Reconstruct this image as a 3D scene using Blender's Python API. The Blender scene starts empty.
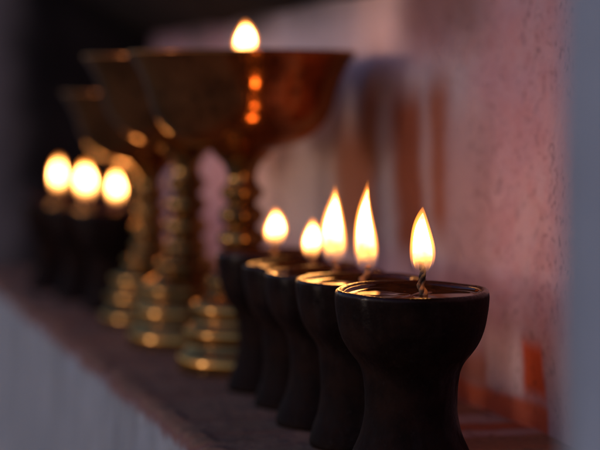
import bpy, bmesh, math, random
from mathutils import Vector, noise, Matrix

random.seed(7)
S = bpy.context.scene
C = S.collection
PI = math.pi

# ------------------------------------------------------------------ frame of the niche
# local x runs along the ledge (away from the camera), local y points out of the wall
ANG = math.atan2(.9682, -.2504)
P0 = Vector((.051, .96, 0))
AX = Vector((-.2504, .9682, 0))
IN = Vector((.9682, .2504, 0))          # into the wall
FRONT, BACK = -.083, .094               # ledge edge and back wall, measured along IN
NEAR, FAR = -.386, 1.16                 # ends of the niche along AX


def W(s, t, z):
    return P0 + AX * s + IN * t + Vector((0, 0, z))


# ------------------------------------------------------------------ helpers
def link(name, bm, mat=None, parent=None, smooth=True):
    me = bpy.data.meshes.new(name)
    bmesh.ops.recalc_face_normals(bm, faces=bm.faces)
    bm.to_mesh(me)
    bm.free()
    if smooth:
        for p in me.polygons:
            p.use_smooth = True
    o = bpy.data.objects.new(name, me)
    C.objects.link(o)
    if mat:
        me.materials.append(mat)
    if parent:
        o.parent = parent
    return o


def thing(name, label, cat, loc, rz=0, group=None):
    o = bpy.data.objects.new(name, None)
    o.empty_display_size = .02
    C.objects.link(o)
    o.location = loc
    o.rotation_euler = (0, 0, rz)
    o['label'] = label
    o['category'] = cat
    if group:
        o['group'] = group
    return o


def lathe(bm, prof, n=72, wob=0.0, seed=0, freq=6.0, lumps=0.0):
    """profile of (r, z); r == 0 closes with a pole"""
    rings = []
    off = Vector((seed * 3.7, seed * 1.3, seed * 2.1))
    for r, z in prof:
        if r < 1e-7:
            rings.append([bm.verts.new((0, 0, z))])
            continue
        ring = []
        for i in range(n):
            a = 2 * PI * i / n
            x, y = math.cos(a), math.sin(a)
            k = 1.0
            dz = 0.0
            if wob:
                k += wob * noise.noise(Vector((x * 1.1, y * 1.1, z * 14)) + off)
                dz = wob * .030 * noise.noise(Vector((x * 1.3, y * 1.3, 5.0)) + off)
            if lumps:
                k += lumps * noise.noise(Vector((x * freq, y * freq, z * 170)) + off)
            ring.append(bm.verts.new((r * k * x, r * k * y, z + dz)))
        rings.append(ring)
    for A, B in zip(rings[:-1], rings[1:]):
        if len(A) == 1 and len(B) == 1:
            continue
        for i in range(n):
            j = (i + 1) % n
            if len(A) == 1:
                bm.faces.new((A[0], B[i], B[j]))
            elif len(B) == 1:
                bm.faces.new((A[i], B[0], A[j]))
            else:
                bm.faces.new((A[i], B[i], B[j], A[j]))


def spline(pts, sub=6):
    """Catmull-Rom through 2-D or 3-D points"""
    P = [Vector((*p, 0)) if len(p) == 2 else Vector(p) for p in pts]
    P = [P[0] * 2 - P[1]] + P + [P[-1] * 2 - P[-2]]
    out = []
    for i in range(1, len(P) - 2):
        for k in range(sub):
            t = k / sub
            a, b, c, d = P[i - 1], P[i], P[i + 1], P[i + 2]
            out.append(.5 * ((2 * b) + (c - a) * t + (2 * a - 5 * b + 4 * c - d) * t * t
                             + (3 * b - a - 3 * c + d) * t ** 3))
    out.append(P[-2])
    return out


def sp2(pts, sub=5):
    return [(max(0, v.x), v.y) for v in spline(pts, sub)]


def tube(bm, pts, rad, n=8):
    prev = None
    for i, p in enumerate(pts):
        d = (pts[min(i + 1, len(pts) - 1)] - pts[max(i - 1, 0)]).normalized()
        u = d.cross(Vector((.3, .8, .1))).normalized()
        v = d.cross(u)
        r = rad(i / (len(pts) - 1)) if callable(rad) else rad
        ring = [bm.verts.new(p + (u * math.cos(2 * PI * k / n) + v * math.sin(2 * PI * k / n)) * r) for k in range(n)]
        if prev:
            for k in range(n):
                bm.faces.new((prev[k], prev[(k + 1) % n], ring[(k + 1) % n], ring[k]))
        else:
            bm.faces.new(ring)
        prev = ring
    bm.faces.new(prev)


# ------------------------------------------------------------------ materials
class M:
    def __init__(self, name):
        self.m = bpy.data.materials.new(name)
        self.m.use_nodes = True
        self.t = self.m.node_tree
        self.n = self.t.nodes
        self.b = self.n['Principled BSDF']
        self.out = self.n['Material Output']
        self._co = None

    def N(self, typ, ins=None, **kw):
        nd = self.n.new(typ)
        for k, v in kw.items():
            setattr(nd, k, v)
        for k, v in (ins or {}).items():
            self.set(nd, k, v)
        return nd

    def set(self, nd, k, v):
        s = nd.inputs[k]
        if isinstance(v, bpy.types.NodeSocket):
            self.t.links.new(v, s)
        else:
            s.default_value = v

    def co(self):
        if not self._co:
            self._co = self.N('ShaderNodeTexCoord').outputs['Object']
        return self._co

    def noise(self, scale, detail=4, rough=.6, vec=None, out='Fac', dist=0):
        nd = self.N('ShaderNodeTexNoise', {'Scale': scale, 'Detail': detail, 'Roughness': rough,
                                           'Vector': vec or self.co(), 'Distortion': dist})
        return nd.outputs[out]

    def rng(self, v, a, b, c=0., d=1., smooth=True):
        nd = self.N('ShaderNodeMapRange', {'Value': v, 'From Min': a, 'From Max': b, 'To Min': c, 'To Max': d})
        nd.interpolation_type = 'SMOOTHSTEP' if smooth else 'LINEAR'
        return nd.outputs[0]

    def math(self, op, a, b=0.):
        return self.N('ShaderNodeMath', {0: a, 1: b}, operation=op).outputs[0]

    def mix(self, f, a, b, blend='MIX'):
        nd = self.N('ShaderNodeMix', data_type='RGBA', blend_type=blend)
        self.set(nd, 0, f)
        for i, v in ((6, a), (7, b)):
            self.set(nd, i, v if isinstance(v, bpy.types.NodeSocket) else (*v, 1))
        return nd.outputs[2]

    def sep(self, vec=None):
        nd = self.N('ShaderNodeSeparateXYZ', {0: vec or self.co()})
        return nd.outputs

    def scaled(self, x, y, z):
        return self.N('ShaderNodeMapping', {'Vector': self.co(), 'Scale': (x, y, z)}).outputs[0]

    def P(self, **kw):
        for k, v in kw.items():
            self.set(self.b, k.replace('_', ' '), v if isinstance(v, (bpy.types.NodeSocket, float, int)) else
                     ((*v, 1) if len(v) == 3 else v))

    def bump(self, h, strength=.3, dist=.002):
        nd = self.N('ShaderNodeBump', {'Height': h, 'Strength': strength, 'Distance': dist})
        self.set(self.b, 'Normal', nd.outputs[0])


def box_mask(m, s, z, s0, s1, z0, z1, fs, fz):
    """soft-edged painted rectangle in wall coordinates"""
    a = m.math('MULTIPLY', m.rng(s, s0 - fs, s0 + fs), m.rng(s, s1 - fs, s1 + fs, 1., 0.))
    b = m.math('MULTIPLY', m.rng(z, z0 - fz, z0 + fz), m.rng(z, z1 - fz, z1 + fz, 1., 0.))
    return m.math('MULTIPLY', a, b)


# burnt black clay
def clay_material():
    m = M('burnt_clay')
    n1 = m.noise(60, 6, .65)
    n2 = m.noise(420, 3, .6)
    c = m.mix(m.rng(n1, .35, .7), (.010, .0038, .0027), (.027, .0112, .0072))
    c = m.mix(m.rng(n2, .55, .75, 0., .6), c, (.026, .017, .014))
    z = m.sep()[2]
    oily = m.rng(m.math('ADD', m.sep(m.N('ShaderNodeTexCoord').outputs['Generated'])[2], m.math('MULTIPLY', n1, .04)), .985, 1.01)
    c = m.mix(oily, c, (.030, .009, .004))
    run = m.rng(m.noise(1, 4, .6, m.scaled(75, 75, 14)), .54, .66)
    dust = m.math('MULTIPLY', m.rng(z, .035, .0, 0., .7), m.rng(m.noise(110, 5, .7), .45, .7))
    c = m.mix(dust, c, (.016, .013, .013))
    m.P(Base_Color=c, Roughness=m.math('SUBTRACT', m.rng(n1, .3, .7, .6, .8), m.math('ADD', m.math('MULTIPLY', oily, .5), m.math('MULTIPLY', run, .28))),
        Specular_IOR_Level=m.math('ADD', .06, m.math('ADD', m.math('MULTIPLY', oily, .22), m.math('MULTIPLY', run, .07))))
    m.bump(m.math('ADD', n1, m.math('MULTIPLY', n2, .4)), .5, .0012)
    return m.m


def oil_material():
    m = M('melted_butter')
    n = m.noise(90, 3, .5)
    c = m.mix(m.rng(n, .4, .65), (.020, .008, .004), (.045, .017, .007))
    m.P(Base_Color=c, Roughness=.045, Specular_IOR_Level=.6, Coat_Weight=.3, Coat_Roughness=.03)
    m.bump(m.noise(70, 2, .4), .25, .0006)
    return m.m


def brass_material(name, c0, c1, c2):
    m = M(name)
    n = m.noise(35, 5, .65)
    c = m.mix(m.rng(n, .35, .7), c0, c1)
    c = m.mix(m.rng(m.noise(160, 4, .6), .56, .7), c, c2)
    m.P(Base_Color=c, Metallic=.9, Specular_Tint=(.95, .78, .55), Roughness=m.rng(n, .3, .75, .09, .19))
    m.bump(m.noise(240, 3, .6), .08, .0006)
    return m.m


def wick_material():
    m = M('charred_wick')
    z = m.sep()[2]
    n = m.noise(700, 3, .6)
    c = m.mix(m.rng(m.math('ADD', z, m.math('MULTIPLY', n, .004)), .0055, .0105), (.23, .12, .06), (.012, .009, .008))
    tip = m.rng(m.sep(m.N('ShaderNodeTexCoord').outputs['Generated'])[2], .86, .97)
    m.P(Base_Color=c, Roughness=.8, Emission_Color=(1, .13, .02), Emission_Strength=m.math('MULTIPLY', tip, .25))
    m.bump(n, .6, .0006)
    return m.m


def flame_core_material(name, strength):
    m = M(name)
    z = m.N('ShaderNodeTexCoord').outputs['Generated']
    t = m.sep(z)[2]
    n = m.noise(230, 1, .5)
    tn = m.math('ADD', t, m.math('MULTIPLY', m.math('SUBTRACT', n, .5), .20))
    ramp = m.N('ShaderNodeValToRGB', {'Fac': tn})
    e = ramp.color_ramp.elements
    e[0].position, e[0].color = 0.0, (.30, .09, .025, 1)
    e[1].position, e[1].color = 1.0, (1, .30, .05, 1)
    for p, c in ((.10, (.9, .30, .06, 1)), (.28, (1, .38, .09, 1)), (.70, (1, .42, .115, 1)), (.90, (1, .36, .08, 1))):
        k = e.new(p)
        k.color = c
    st = m.N('ShaderNodeValToRGB', {'Fac': tn})
    e = st.color_ramp.elements
    e[0].position, e[0].color = 0.0, (0, 0, 0, 1)
    e[1].position, e[1].color = 1.0, (.10, .10, .10, 1)
    for p, v in ((.10, .02), (.20, .055), (.30, .12), (.40, .36), (.52, 1.0), (.76, 1.0), (.93, .30)):
        k = e.new(p)
        k.color = (v, v, v, 1)
    em = m.N('ShaderNodeEmission', {'Color': ramp.outputs[0],
                                    'Strength': m.math('MULTIPLY', st.outputs[0], strength)})
    tr = m.N('ShaderNodeBsdfTransparent')
    mx = m.N('ShaderNodeMixShader', {0: m.rng(tn, .04, .34, .05, 1.), 1: tr.outputs[0], 2: em.outputs[0]})
    m.t.links.new(mx.outputs[0], m.out.inputs['Surface'])
    return m.m


def flame_mantle_material():
    """thin glowing gas round the core: an emitting volume, so it is brightest where it is deepest"""
    m = M('flame_gas')
    m.n.remove(m.b)
    t = m.sep(m.N('ShaderNodeTexCoord').outputs['Generated'])[2]
    ramp = m.N('ShaderNodeValToRGB', {'Fac': t})
    e = ramp.color_ramp.elements
    e[0].position, e[0].color = 0.0, (.30, .20, .26, 1)
    e[1].position, e[1].color = 1.0, (1, .26, .03, 1)
    for p, c in ((.14, (.40, .20, .20, 1)), (.24, (.9, .26, .05, 1)), (.5, (1, .28, .04, 1))):
        k = e.new(p)
        k.color = c
    em = m.N('ShaderNodeEmission', {'Color': ramp.outputs[0], 'Strength': m.rng(t, .08, .5, 12., 380.)})
    m.t.links.new(em.outputs[0], m.out.inputs['Volume'])
    return m.m


FLAME = 24.0

# ---- setting materials (object coordinates: x along the ledge, y out of the wall, z up)
RUST = (.30, .075, .022)


def back_wall_material():
    m = M('pink_plaster')
    co = m.sep()
    warp = m.noise(26, 3, .55, out='Color')
    wv = m.N('ShaderNodeVectorMath', {0: warp, 1: (.5, .5, .5)}, operation='SUBTRACT').outputs[0]
    wv = m.N('ShaderNodeVectorMath', {0: wv, 3: .008}, operation='SCALE').outputs[0]
    pv = m.N('ShaderNodeVectorMath', {0: m.co(), 1: wv}, operation='ADD').outputs[0]
    o = m.sep(pv)
    s, z = o[0], o[2]
    n1 = m.noise(9, 5, .6)
    n2 = m.noise(55, 5, .7)
    c = m.mix(m.rng(n1, .35, .68), (.55, .335, .40), (.58, .42, .475))
    # whitewash worn through in places
    c = m.mix(m.rng(n2, .42, .72, 0., .75), c, (.51, .265, .30))
    # lime-wash dome, rust-red painted strokes, and pale patches standing in for light
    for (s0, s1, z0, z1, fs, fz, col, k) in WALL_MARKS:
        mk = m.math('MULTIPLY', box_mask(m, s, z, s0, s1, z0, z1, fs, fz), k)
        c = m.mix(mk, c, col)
    # soot licking down from the vault and round the far end
    so = m.math('ADD', co[2], m.math('MULTIPLY', n1, .05))
    c = m.mix(m.math('MULTIPLY', m.rng(so, .222, .268), m.rng(co[0], .15, .75)), c, (.03, .022, .022))
    # pits and chips
    st = m.N('ShaderNodeMapping', {'Vector': m.co(), 'Scale': (1., 1., .8), 'Rotation': (0, .6, 0)}).outputs[0]
    pits = m.rng(m.noise(260, 6, .72, st), .56, .66)
    pits = m.math('MULTIPLY', pits, m.rng(m.noise(22, 2, .5), .36, .56))
    c = m.mix(m.math('MULTIPLY', pits, .45), c, (.21, .085, .075))
    m.P(Base_Color=c, Roughness=.85, Specular_IOR_Level=.2)
    h = m.math('SUBTRACT', m.math('ADD', m.math('MULTIPLY', n2, .6), m.math('MULTIPLY', m.noise(300, 3, .6), .2)),
               m.math('MULTIPLY', pits, .7))
    m.bump(h, .6, .003)
    return m.m


def limewash_material():
    m = M('limewash')
    n1 = m.noise(11, 5, .6)
    c = m.mix(m.rng(n1, .35, .7), (.34, .365, .415), (.42, .455, .51))
    # vertical runs of grime
    run = m.noise(1, 4, .6, m.scaled(60, 60, 5))
    c = m.mix(m.rng(run, .54, .70, 0., .65), c, (.20, .19, .17))
    sp = m.noise(170, 3, .6)
    c = m.mix(m.rng(sp, .66, .72, 0., .8), c, (.08, .065, .055))
    m.P(Base_Color=c, Roughness=.9, Specular_IOR_Level=.2)
    m.bump(m.math('ADD', n1, m.math('MULTIPLY', m.noise(140, 4, .6), .25)), .5, .003)
    return m.m


def ledge_material():
    """dark worn top, whitewashed front face, red paint line showing where the two meet"""
    m = M('ledge_stone')
    co = m.sep()
    y, z = co[1], co[2]
    n1 = m.noise(14, 5, .65)
    n2 = m.noise(90, 5, .7)
    top = m.mix(m.rng(n1, .35, .7), (.34, .165, .09), (.50, .25, .14))
    top = m.mix(m.rng(n2, .45, .72, 0., .8), top, (.13, .08, .07))
    cross = m.noise(1, 3, .6, m.scaled(70, 5, 5))
    top = m.mix(m.rng(cross, .50, .68, 0., .42), top, (.40, .11, .05))
    rear = m.rng(y, -.04, -.052)
    for s0, s1, col in ((.082, .098, (.62, .42, .38)), (.101, .118, (.55, .12, .045)), (.122, .150, (.62, .44, .40))):
        wob = m.math('ADD', co[0], m.math('MULTIPLY', m.math('SUBTRACT', n2, .5), .012))
        k = m.math('MULTIPLY', m.rng(wob, s0 - .003, s0 + .002), m.rng(wob, s1 - .002, s1 + .003, 1., 0.))
        top = m.mix(m.math('MULTIPLY', m.math('MULTIPLY', k, rear), .85), top, col)
    front = m.mix(m.rng(n1, .35, .7), (.37, .365, .37), (.46, .45, .45))
    run = m.noise(1, 4, .6, m.scaled(55, 55, 6))
    front = m.mix(m.rng(run, .52, .66, 0., .45), front, (.16, .15, .135))
    front = m.mix(m.rng(m.noise(190, 3, .6), .64, .71, 0., .85), front, (.06, .05, .045))
    d = m.math('ADD', z, m.math('MULTIPLY', m.math('SUBTRACT', n2, .5), .016))
    c = m.mix(m.rng(d, -.011, -.004, 0., 1.), front, (.26, .11, .08))
    c = m.mix(m.rng(d, -.004, -.001), c, top)
    m.P(Base_Color=c, Roughness=.82, Specular_IOR_Level=.25)
    m.bump(m.math('ADD', n1, m.math('MULTIPLY', n2, .5)), .6, .004)
    return m.m


def soot_material(name, c0, c1, worn=None):  # worn: paler tone that paints daylight on the open side
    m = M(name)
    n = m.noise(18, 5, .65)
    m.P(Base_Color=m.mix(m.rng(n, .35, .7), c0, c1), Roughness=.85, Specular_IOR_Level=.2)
    if worn:        # paler towards the open side: daylight on the rounded edge painted in
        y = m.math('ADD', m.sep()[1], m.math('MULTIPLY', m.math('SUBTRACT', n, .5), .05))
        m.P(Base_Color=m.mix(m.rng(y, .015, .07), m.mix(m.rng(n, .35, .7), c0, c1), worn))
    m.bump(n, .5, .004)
    return m.m


def ground_material():
    m = M('dark_paving')
    n = m.noise(5, 5, .65)
    m.P(Base_Color=m.mix(m.rng(n, .35, .7), (.24, .20, .17), (.36, .31, .27)), Roughness=.9)
    return m.m


# pixel of the photograph (600 wide) -> (along, height) on the back wall, used to write the list below
def _w(x, y):
    k = (x - 300) / 2100
    Y = .392 / (k + .2586)
    X = k * Y
    return ((X - .051) * -.2504 + (Y - .96) * .9682, .1705 - (y - 95) / 2100 * Y)


def mark(x0, y0, x1, y1, fs, fz, col, k):
    a, b = _w(x0, y0), _w(x1, y1)
    return (min(a[0], b[0]), max(a[0], b[0]), min(a[1], b[1]), max(a[1], b[1]), fs, fz, col, k)


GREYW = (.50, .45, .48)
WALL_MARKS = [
    mark(225, -20, 400, 62, .04, .02, (.95, .74, .76), .92),  # pale patch painting extra light onto the upper wall
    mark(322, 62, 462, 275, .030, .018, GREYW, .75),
    mark(395, -40, 480, 45, .030, .02, (.22, .11, .10), .75),
    mark(252, 100, 348, 262, .03, .02, (.95, .72, .64), .92),  # warm flame-lit brightness painted into the wall colour
    mark(328, 122, 370, 250, .020, .02, (.50, .15, .06), .88),
    mark(358, 90, 374, 170, .008, .012, (.40, .15, .075), .8),
    mark(389, 92, 418, 262, .015, .014, (.27, .068, .026), .95),
    mark(424, 78, 444, 240, .014, .016, (.30, .085, .035), .9),
    mark(440, 110, 486, 330, .012, .03, (.40, .25, .27), .75),
    mark(515, 338, 535, 402, .004, .006, (.66, .10, .025), .97),
    mark(452, 340, 484, 395, .006, .010, (.40, .10, .03), .8),
    mark(482, 330, 514, 400, .005, .010, (.86, .66, .70), .9),  # light painted into the dim wall behind the nearest lamp
    mark(452, 400, 536, 409, .004, .003, (.62, .11, .03), .9),
]


# ------------------------------------------------------------------ setting
def slab(name, s0, s1, t0, t1, z0, z1):
    bm = bmesh.new()
    bmesh.ops.create_cube(bm, size=1)
    for v in bm.verts:
        v.co = Vector(((s0 + s1) / 2 + v.co.x * (s1 - s0), -((t0 + t1) / 2 + v.co.y * (t1 - t0)),
                       (z0 + z1) / 2 + v.co.z * (z1 - z0)))
    return bm


def place(o):
    o.location = P0
    o.rotation_euler = (0, 0, ANG)
    return o


def rough_sheet(bm, fn, nu, nv):
    g = [[bm.verts.new(fn(i / nu, j / nv)) for j in range(nv + 1)] for i in range(nu + 1)]
    for i in range(nu):
        for j in range(nv):
            bm.faces.new((g[i][j], g[i + 1][j], g[i + 1][j + 1], g[i][j + 1]))
    return g


# ledge: worn top and rounded, chipped front edge in one sheet
bm = bmesh.new()
prof = [(BACK + .004, 0.0), (.06, 0), (.03, 0), (0, 0), (-.03, 0), (-.055, 0), (-.068, 0), (-.075, -.0006), (-.0795, -.002),
        (-.0822, -.005), (-.083, -.009), (-.0832, -.014), (-.0835, -.022), (-.084, -.035), (-.085, -.06), (-.087, -.11),
        (-.09, -.25), (-.09, -.9)]
prof = [(v.x, v.y) for v in spline(prof, 4)]


def ledge_fn(u, v):
    s = NEAR + (FAR + .06 - NEAR) * u
    t, z = prof[round(v * (len(prof) - 1))]
    edge = math.exp(-((t + .08) ** 2 + (z + .004) ** 2) / .0003)
    q = Vector((s * 22, t * 22, z * 22))
    t += edge * .0045 * noise.noise(q) + .0014 * noise.noise(q * .6)
    chip = max(0, noise.noise(q * 1.7 + Vector((3, 1, 8))) - .15)
    t += edge * chip * .012
    z -= edge * chip * .010
    if t > -.07:
        z = .0007 * noise.noise(q * .8) - .0007
    return (s, -t, z)


rough_sheet(bm, ledge_fn, 420, len(prof) - 1)
ledge = place(link('ledge', bm, ledge_material()))
ledge['kind'] = 'structure'

# back wall of the niche, uneven plaster, running up into the blackened vault
bm = bmesh.new()


def wall_fn(u, v):
    s = NEAR - .002 + (FAR + .02 - NEAR) * u
    z = -.012 + .36 * v
    q = Vector((s * 7, 0, z * 9))
    t = BACK + .0045 * noise.noise(q) + .0014 * noise.noise(q * 5)
    return (s, -t, z)


rough_sheet(bm, wall_fn, 360, 80)
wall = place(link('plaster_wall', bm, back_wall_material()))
wall['label'] = 'pink plaster wall with rust red painted strokes behind the lamps'
wall['category'] = 'wall'

# sooty vault over the niche
bm = bmesh.new()


def vault_fn(u, v):
    s = NEAR + (FAR + .06 - NEAR) * u
    a = v * PI / 2
    t = BACK + .012 - (BACK + .012 - FRONT - .001) * math.sin(a) ** .9
    z = .232 + .20 * v ** 1.2 - .012 * max(0, u - .5)
    q = Vector((s * 9, t * 9, 2))
    return (s, -t, z + .003 * noise.noise(q))


rough_sheet(bm, vault_fn, 200, 24)
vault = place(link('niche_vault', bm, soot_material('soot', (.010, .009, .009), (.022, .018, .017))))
vault['label'] = 'soot blackened vault over the back of the wall niche'
vault['category'] = 'vault'

# far end of the niche
bm = bmesh.new()


def end_fn(u, v):
    t = FRONT + .002 + (BACK + .006 - FRONT) * u
    z = -.012 + .46 * v
    q = Vector((t * 14, 5, z * 9))
    r = max(0, -.012 - t)
    return (FAR + .004 * noise.noise(q) + 9 * r * r, -t, z)


rough_sheet(bm, end_fn, 40, 60)
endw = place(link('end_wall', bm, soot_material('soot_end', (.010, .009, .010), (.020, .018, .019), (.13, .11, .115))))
endw['label'] = 'dark soot covered end wall of the niche behind the far flames'
endw['category'] = 'wall'

# outer wall round the opening: near jamb, the masonry over the vault, the far jamb (butted end to end)
bm = bmesh.new()


def jamb_fn(u, v):
    s, t = JP[round(u * (len(JP) - 1))]
    z = -.9 + 1.8 * v
    q = Vector((s * 9, t * 9, z * 9))
    return (s + .0015 * noise.noise(q), -(t + .0022 * noise.noise(q + Vector((9, 0, 0)))), z)


JP = [(v.x, v.y) for v in spline([(-1.3, FRONT), (-.8, FRONT), (-.5, FRONT), (NEAR - .05, FRONT), (NEAR - .012, FRONT + .0006),
                                  (NEAR - .004, FRONT + .003), (NEAR - .0008, FRONT + .009), (NEAR, FRONT + .02),
                                  (NEAR, .0), (NEAR, BACK + .03)], 8)]
rough_sheet(bm, jamb_fn, len(JP) - 1, 220)
jamb = place(link('outer_wall', bm, limewash_material()))
jamb['label'] = 'pale grey limewashed outer wall with rounded edge right of nearest lamp'
jamb['category'] = 'wall'

bm = slab('x', NEAR + .001, 2.4, FRONT + .001, .5, .434, .9)
bm2 = slab('x', FAR + .052, 2.4, FRONT + .001, .5, -.9, .433)
me = bpy.data.meshes.new('tmp')
bm2.to_mesh(me)
bm.from_mesh(me)
bm2.free()
bpy.data.meshes.remove(me)
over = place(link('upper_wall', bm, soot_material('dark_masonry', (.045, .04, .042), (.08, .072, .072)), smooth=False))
over['label'] = 'dark masonry wall above the niche and beyond its far end'
over['category'] = 'wall'

bm = bmesh.new()
bmesh.ops.create_grid(bm, x_segments=2, y_segments=2, size=60)
g = link('ground', bm, ground_material())
g.location = (0, 0, -.9)
g['kind'] = 'structure'

# ------------------------------------------------------------------ lamps
CLAY, OIL, BRASS, WICK = clay_material(), oil_material(), None, wick_material()
BRASS = brass_material('tarnished_brass', (.50, .27, .085), (.19, .095, .03), (.08, .036, .016))
COPPER = brass_material('reddish_brass', (.57, .19, .055), (.27, .09, .028), (.11, .047, .024))
CORE, GAS = flame_core_material('flame_core', FLAME), flame_mantle_material()
BIG_CORE = flame_core_material('strong_flame_core', FLAME * 1.5)      # thicker wicks burn hotter


def add_wick(parent, x, y, z, h, seed):
    """twisted cotton wick, foot at (x, y, z) in its lamp, leaning a little"""
    rnd = random.Random(seed)
    lean = Vector((rnd.uniform(-.1, .32), rnd.uniform(-.15, .15), 1))
    bm = bmesh.new()
    for ph in (0, 2 * PI / 3, 4 * PI / 3):
        pts = []
        for i in range(22):
            k = i / 21
            c = Vector((lean.x * h * k * k, lean.y * h * k, h * (k - .12)))
            c.x += .0006 * math.sin(k * 9 + seed)
            a = ph + k * 8.5
            rr = .00085 * (1.25 - .5 * k)
            pts.append(c + Vector((math.cos(a) * rr, math.sin(a) * rr, 0)))
        tube(bm, pts, lambda k: .00105 * (1.15 - .45 * k) * (1 + .22 * math.sin(k * 23 + ph) + .25 * noise.noise(Vector((k * 14, ph, seed)))), 8)
    w = link('wick', bm, WICK, parent)
    w.location = (x, y, z)
    return lean.x * h * .8


def flame_bm(h, w, lean, seed, n=40, m=46, sharp=1.0):
    """tear-shaped tongue of height h and width w"""
    bm = bmesh.new()
    rings = []
    for j in range(m + 1):
        t = j / m
        # rounded foot, widest at about a third, long drawn-out tip
        r = (math.sin(PI * min(1, t / .62) / 2) ** .72 if t < .31 * 2 * .5 else 1)
        a, b = .55, 1.15 * sharp
        r = (t ** a) * ((1 - t) ** b) / ((a / (a + b)) ** a * (b / (a + b)) ** b)
        r = max(r, 0) * w / 2
        cx = lean * h * t * t + .035 * h * math.sin(t * 5 + seed) * t
        cy = .02 * h * math.sin(t * 4 + seed * 2) * t
        if j in (0, m):
            rings.append([bm.verts.new((cx, cy, h * t))])
            continue
        rings.append([bm.verts.new((cx + r * math.cos(2 * PI * i / n) * (1 + .05 * math.sin(6 * t + seed)),
                                    cy + r * math.sin(2 * PI * i / n), h * t)) for i in range(n)])
    for A, B in zip(rings[:-1], rings[1:]):
        for i in range(n):
            k = (i + 1) % n
            if len(A) == 1:
                bm.faces.new((A[0], B[k], B[i]))
            elif len(B) == 1:
                bm.faces.new((A[i], A[k], B[0]))
            else:
                bm.faces.new((A[i], A[k], B[k], B[i]))
    return bm


def add_flame(parent, x, y, z, h, w, lean=0.0, seed=0, sharp=1.0, core=None):
    f = link('flame', flame_bm(h * 1.03, w * 1.10, lean, seed, sharp=sharp), GAS, parent)
    f.location = (x, y, z)
    c = link('flame_core', flame_bm(h * .92, w * .84, lean, seed, sharp=sharp), core or CORE, f)
    c.location = (0, 0, h * .012)
    return f


CUP = [(76.5, 0), (77, 6), (76, 16), (74, 28), (71, 40), (66.5, 51), (60, 61), (53, 70), (49, 79), (47, 90), (46, 104),
       (46, 118), (48, 132), (52, 146), (57.5, 158), (61.5, 168), (63, 174), (62, 178)]


def clay_lamp(loc, R, H, label, group, seed, flame, wick=(0, 0), wick_h=.013, rz=0, tilt=0, fill=.0016):
    """flame = (height, width, lift, lean, sharp)"""
    t = thing('clay_lamp', label, 'lamp', loc, rz, group)
    if tilt:
        t.rotation_euler = (tilt, 0, 0)
    kr, kh = R / 76.5, H / 178
    rv = random.Random(seed * 13)
    neck, foot, belly = rv.uniform(.93, 1.08), rv.uniform(.95, 1.06), rv.uniform(-6, 6)
    if seed == 1:
        neck, foot, belly = 1, 1, 0
    outer = []
    for r, y in CUP:
        g = math.exp(-((y - 100) / 32) ** 2)
        f = max(0, (y - 135) / 43)
        outer.append((r * kr * (1 + (neck - 1) * g) * (1 + (foot - 1) * f), H - (y + belly * math.exp(-((y - 62) / 30) ** 2)) * kh))
    outer = sp2(outer, 4)
    th = .0042 * R / .035
    rim = [(R - th * .05, H + .0007), (R - th * .25, H + .0013), (R - th * .55, H + .0013), (R - th * .85, H + .0005),
           (R - th, H - .001), (R - th * 1.12, H - .003), (R - th * 1.3, H - .008), (R - th * 2, H - .02),
           (R * .5, H - .031), (R * .25, H - .034), (0, H - .035)]
    bm = bmesh.new()
    full = [(0, .0008), (outer[-1][0] * .8, .0008), (outer[-1][0] * .97, 0)] + outer[::-1] + rim
    lathe(bm, full, 128, wob=.034, seed=seed, lumps=.006)
    link('cup', bm, CLAY, t)
    # melted butter with a meniscus climbing the rim
    ri = R - th * 1.0
    bm = bmesh.new()
    zf = H - fill
    prof = [(0, zf + .0002), (ri * .3, zf), (ri * .6, zf), (ri * .85, zf + .0001), (ri * .93, zf + .0004),
            (ri * .975, zf + .0011), (ri * 1.005, zf + .0019), (ri * 1.03, zf + .0012)]
    lathe(bm, sp2(prof, 4), 96, wob=.034, seed=seed)
    link('oil', bm, OIL, t)
    dx = add_wick(t, wick[0], wick[1], zf, wick_h, seed)
    fh, fw, lift, lean, sharp = flame
    add_flame(t, wick[0] + dx * .6, wick[1], zf + lift, fh, fw, lean, seed, sharp, BIG_CORE if seed > 5 else CORE)
    return t


ROW = 'black clay lamps in the front row'
clay_lamp((.0508, .96, 0), .035, .0808, 'black clay lamp nearest the camera, in focus, its whole rim visible', ROW, 1,
          (.0310, .0108, .0088, .02, .8), wick=(.0052, .000), wick_h=.0175, tilt=.03)
clay_lamp((.0300, 1.0275, 0), .0325, .0795, 'black clay lamp just behind the nearest, tallest and most pointed flame', ROW, 2,
          (.0465, .0116, .0045, .0, 1.2), wick=(.001, 0), wick_h=.010)
clay_lamp((.0135, 1.0915, 0), .0322, .0775, 'third black clay lamp from the front, tall flame left of the tallest', ROW, 3,
          (.0430, .0132, .0050, -.03, 1.15), wick=(.0045, 0), wick_h=.010)
clay_lamp((.0004, 1.1555, 0), .0318, .0765, 'fourth black clay lamp from the front with a short oval flame', ROW, 4,
          (.0235, .0100, .0040, .0, .75), wick=(.006, 0), wick_h=.010)
clay_lamp((-.0165, 1.2195, 0), .0312, .0785, 'black clay lamp at the far end of the front row, before the brass lamp', ROW, 5,
          (.0225, .0112, .0052, .04, .75), wick=(.001, 0), wick_h=.010)

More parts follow.
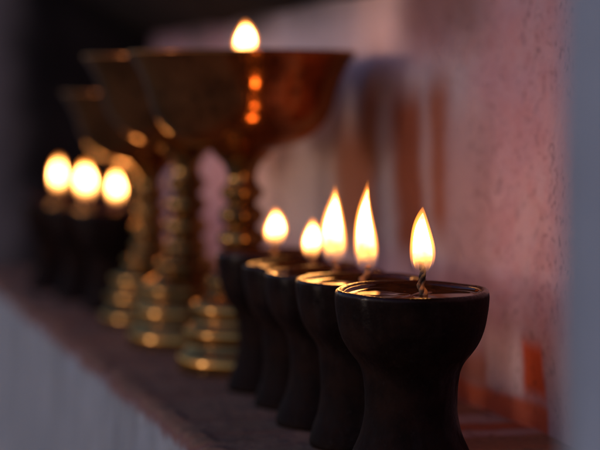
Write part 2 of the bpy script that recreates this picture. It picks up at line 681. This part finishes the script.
LEFT = 'clay lamps burning beyond the brass lamps'
clay_lamp((-.1465, 1.665, 0), .032, .078, 'distant dark clay lamp with the lowest, rightmost of three flames', LEFT, 6,
          (.0275, .0110, .0068, .0, .7), wick_h=.005)
clay_lamp((-.1790, 1.755, 0), .032, .078, 'distant dark clay lamp with the middle and widest of three flames', LEFT, 7,
          (.0310, .0150, .0066, .0, .7), wick_h=.005)
clay_lamp((-.2120, 1.845, 0), .032, .079, 'farthest dark clay lamp, its flame leftmost in the photo', LEFT, 8,
          (.0310, .0105, .0066, .0, .7), wick_h=.005)


def brass_lamp(loc, k, kr, label, seed, lit, rz):
    t = thing('brass_lamp', label, 'lamp', loc, rz, 'tall brass butter lamps on pedestals')
    Q = lambda pts: [(r * .000624 * kr, z * k) for r, z in pts]
    # tiered foot
    base = [(0, .001), (60, .001), (65, .0), (67, .002), (67.5, .006), (66, .0095), (61, .0115), (57, .014), (55, .0165),
            (57, .018), (59.5, .0205), (59.5, .0245), (57, .027), (52, .0285), (49, .031), (49.5, .033), (52.5, .0355),
            (52.5, .0395), (49, .042), (41, .045), (34, .048), (31, .0502), (35, .0522), (36, .0550), (33, .0575), (26, .0595)]
    bm = bmesh.new()
    lathe(bm, sp2(Q(base), 4), 96)
    link('base', bm, BRASS, t)
    stem = [(26, .0595), (21.5, .0630), (24.5, .0652), (25, .0680), (22, .0705), (17.5, .0735), (20, .0755), (24, .0785), (25, .0815), (23, .0845), (17.5, .0870),
            (15.5, .0885), (19, .0905), (22.5, .0935), (23, .0965), (21, .0995), (16, .1015), (15, .1035), (18.5, .1055),
            (22, .1085), (22, .1115), (18, .1140), (15.5, .1165), (15, .1205), (17, .1245), (21, .1285), (28, .1322)]
    bm = bmesh.new()
    lathe(bm, sp2(Q(stem), 4), 72)
    link('stem', bm, BRASS, t)
    # rounded underside rising into a steep wall and a flared lip; the inside follows two millimetres behind
    outer = []
    for i in range(1, 49):
        u = (i / 48) ** 1.5
        b = max(0, 1 - (1 - min(u / .55, 1)) ** 2.2) ** (1 / 2.2)
        outer.append((92 * b + 25.5 * u ** 3, .1342 + .0613 * u))
    outer = [p for p in outer if p[0] > 29]
    bowl = [(28, .1322)] + outer + [(118.3, .1968), (117.2, .1979), (115.2, .1970)]
    bowl += [(r - 3.4, z + .0012) for r, z in outer[::-1][3:] if r > 60] + [(40, .1395), (0, .1390)]
    bm = bmesh.new()
    lathe(bm, Q(bowl), 112)
    link('bowl', bm, COPPER, t)
    bm = bmesh.new()
    zf = .1875 * k
    r = 102.5 * .000624 * kr
    lathe(bm, sp2([(0, zf), (r * .5, zf), (r * .9, zf + .0002), (r, zf + .001)], 3), 80)
    link('oil', bm, OIL, t)
    dx = add_wick(t, 0, 0, zf, .011, seed)
    if lit:
        add_flame(t, dx * .4 + .0014, 0, zf + .0055, .0235, .0125, .02, seed, .75, BIG_CORE)
    return t


brass_lamp((-.0362, 1.310, 0), 1.0, .968, 'largest brass pedestal lamp, its flame above the rim', 11, True, 0)
brass_lamp((-.0775, 1.440, 0), 1.0, .965, 'unlit brass pedestal lamp between two others, partly hidden by the largest', 12, False, 1)
brass_lamp((-.1120, 1.572, 0), .875, .90, 'smallest brass pedestal lamp, farthest and leftmost of three', 13, False, 2)

# ------------------------------------------------------------------ light: dusk
SUN_EL, SUN_AZ = 4.2, 198.0       # direction the light comes from; azimuth counted from +X
w = bpy.data.worlds.new('World')
S.world = w
w.use_nodes = True
nt = w.node_tree
sky = nt.nodes.new('ShaderNodeTexSky')
sky.sky_type = 'NISHITA'
sky.sun_disc = False
sky.ozone_density = 1.8
sky.dust_density = 0.3
sky.air_density = 1.0
sky.sun_elevation = math.radians(SUN_EL)
sky.sun_rotation = math.radians(90 - SUN_AZ)
bg = nt.nodes['Background']
tint = nt.nodes.new('ShaderNodeMix')
tint.data_type = 'RGBA'
tint.blend_type = 'MULTIPLY'
tint.inputs[0].default_value = 1
tint.inputs[7].default_value = (.92, .92, 1.40, 1)      # rosy dusk air
nt.links.new(sky.outputs[0], tint.inputs[6])
nt.links.new(tint.outputs[2], bg.inputs[0])
bg.inputs[1].default_value = .108

d = Vector((math.cos(math.radians(SUN_AZ)) * math.cos(math.radians(SUN_EL)),
            math.sin(math.radians(SUN_AZ)) * math.cos(math.radians(SUN_EL)), math.sin(math.radians(SUN_EL))))
L = bpy.data.lights.new('sun', 'SUN')
L.energy = .15
L.angle = math.radians(8)
L.color = (1.0, .92, .90)
so = bpy.data.objects.new('sun', L)
so.rotation_euler = d.to_track_quat('Z', 'Y').to_euler()
C.objects.link(so)

# ------------------------------------------------------------------ camera
cam = bpy.data.cameras.new('camera')
co = bpy.data.objects.new('camera', cam)
C.objects.link(co)
co.location = (0, 0, .1705)
co.rotation_euler = (PI / 2, 0, 0)
cam.sensor_width = 36
cam.lens = 126
cam.shift_y = -130 / 600
cam.clip_start = .02
cam.clip_end = 500
cam.dof.use_dof = True
cam.dof.focus_distance = .952
cam.dof.aperture_fstop = 5.9
cam.dof.aperture_blades = 0
S.camera = co

S.view_settings.view_transform = 'Standard'
S.view_settings.look = 'None'
S.view_settings.exposure = .5
S.view_settings.gamma = 1
S.render.resolution_x, S.render.resolution_y = 1024, 768
cy = S.cycles
cy.use_denoising = True
cy.denoiser = 'OPENIMAGEDENOISE'
cy.max_bounces = 8
cy.transparent_max_bounces = 24
cy.sample_clamp_indirect = 6
cy.use_adaptive_sampling = False
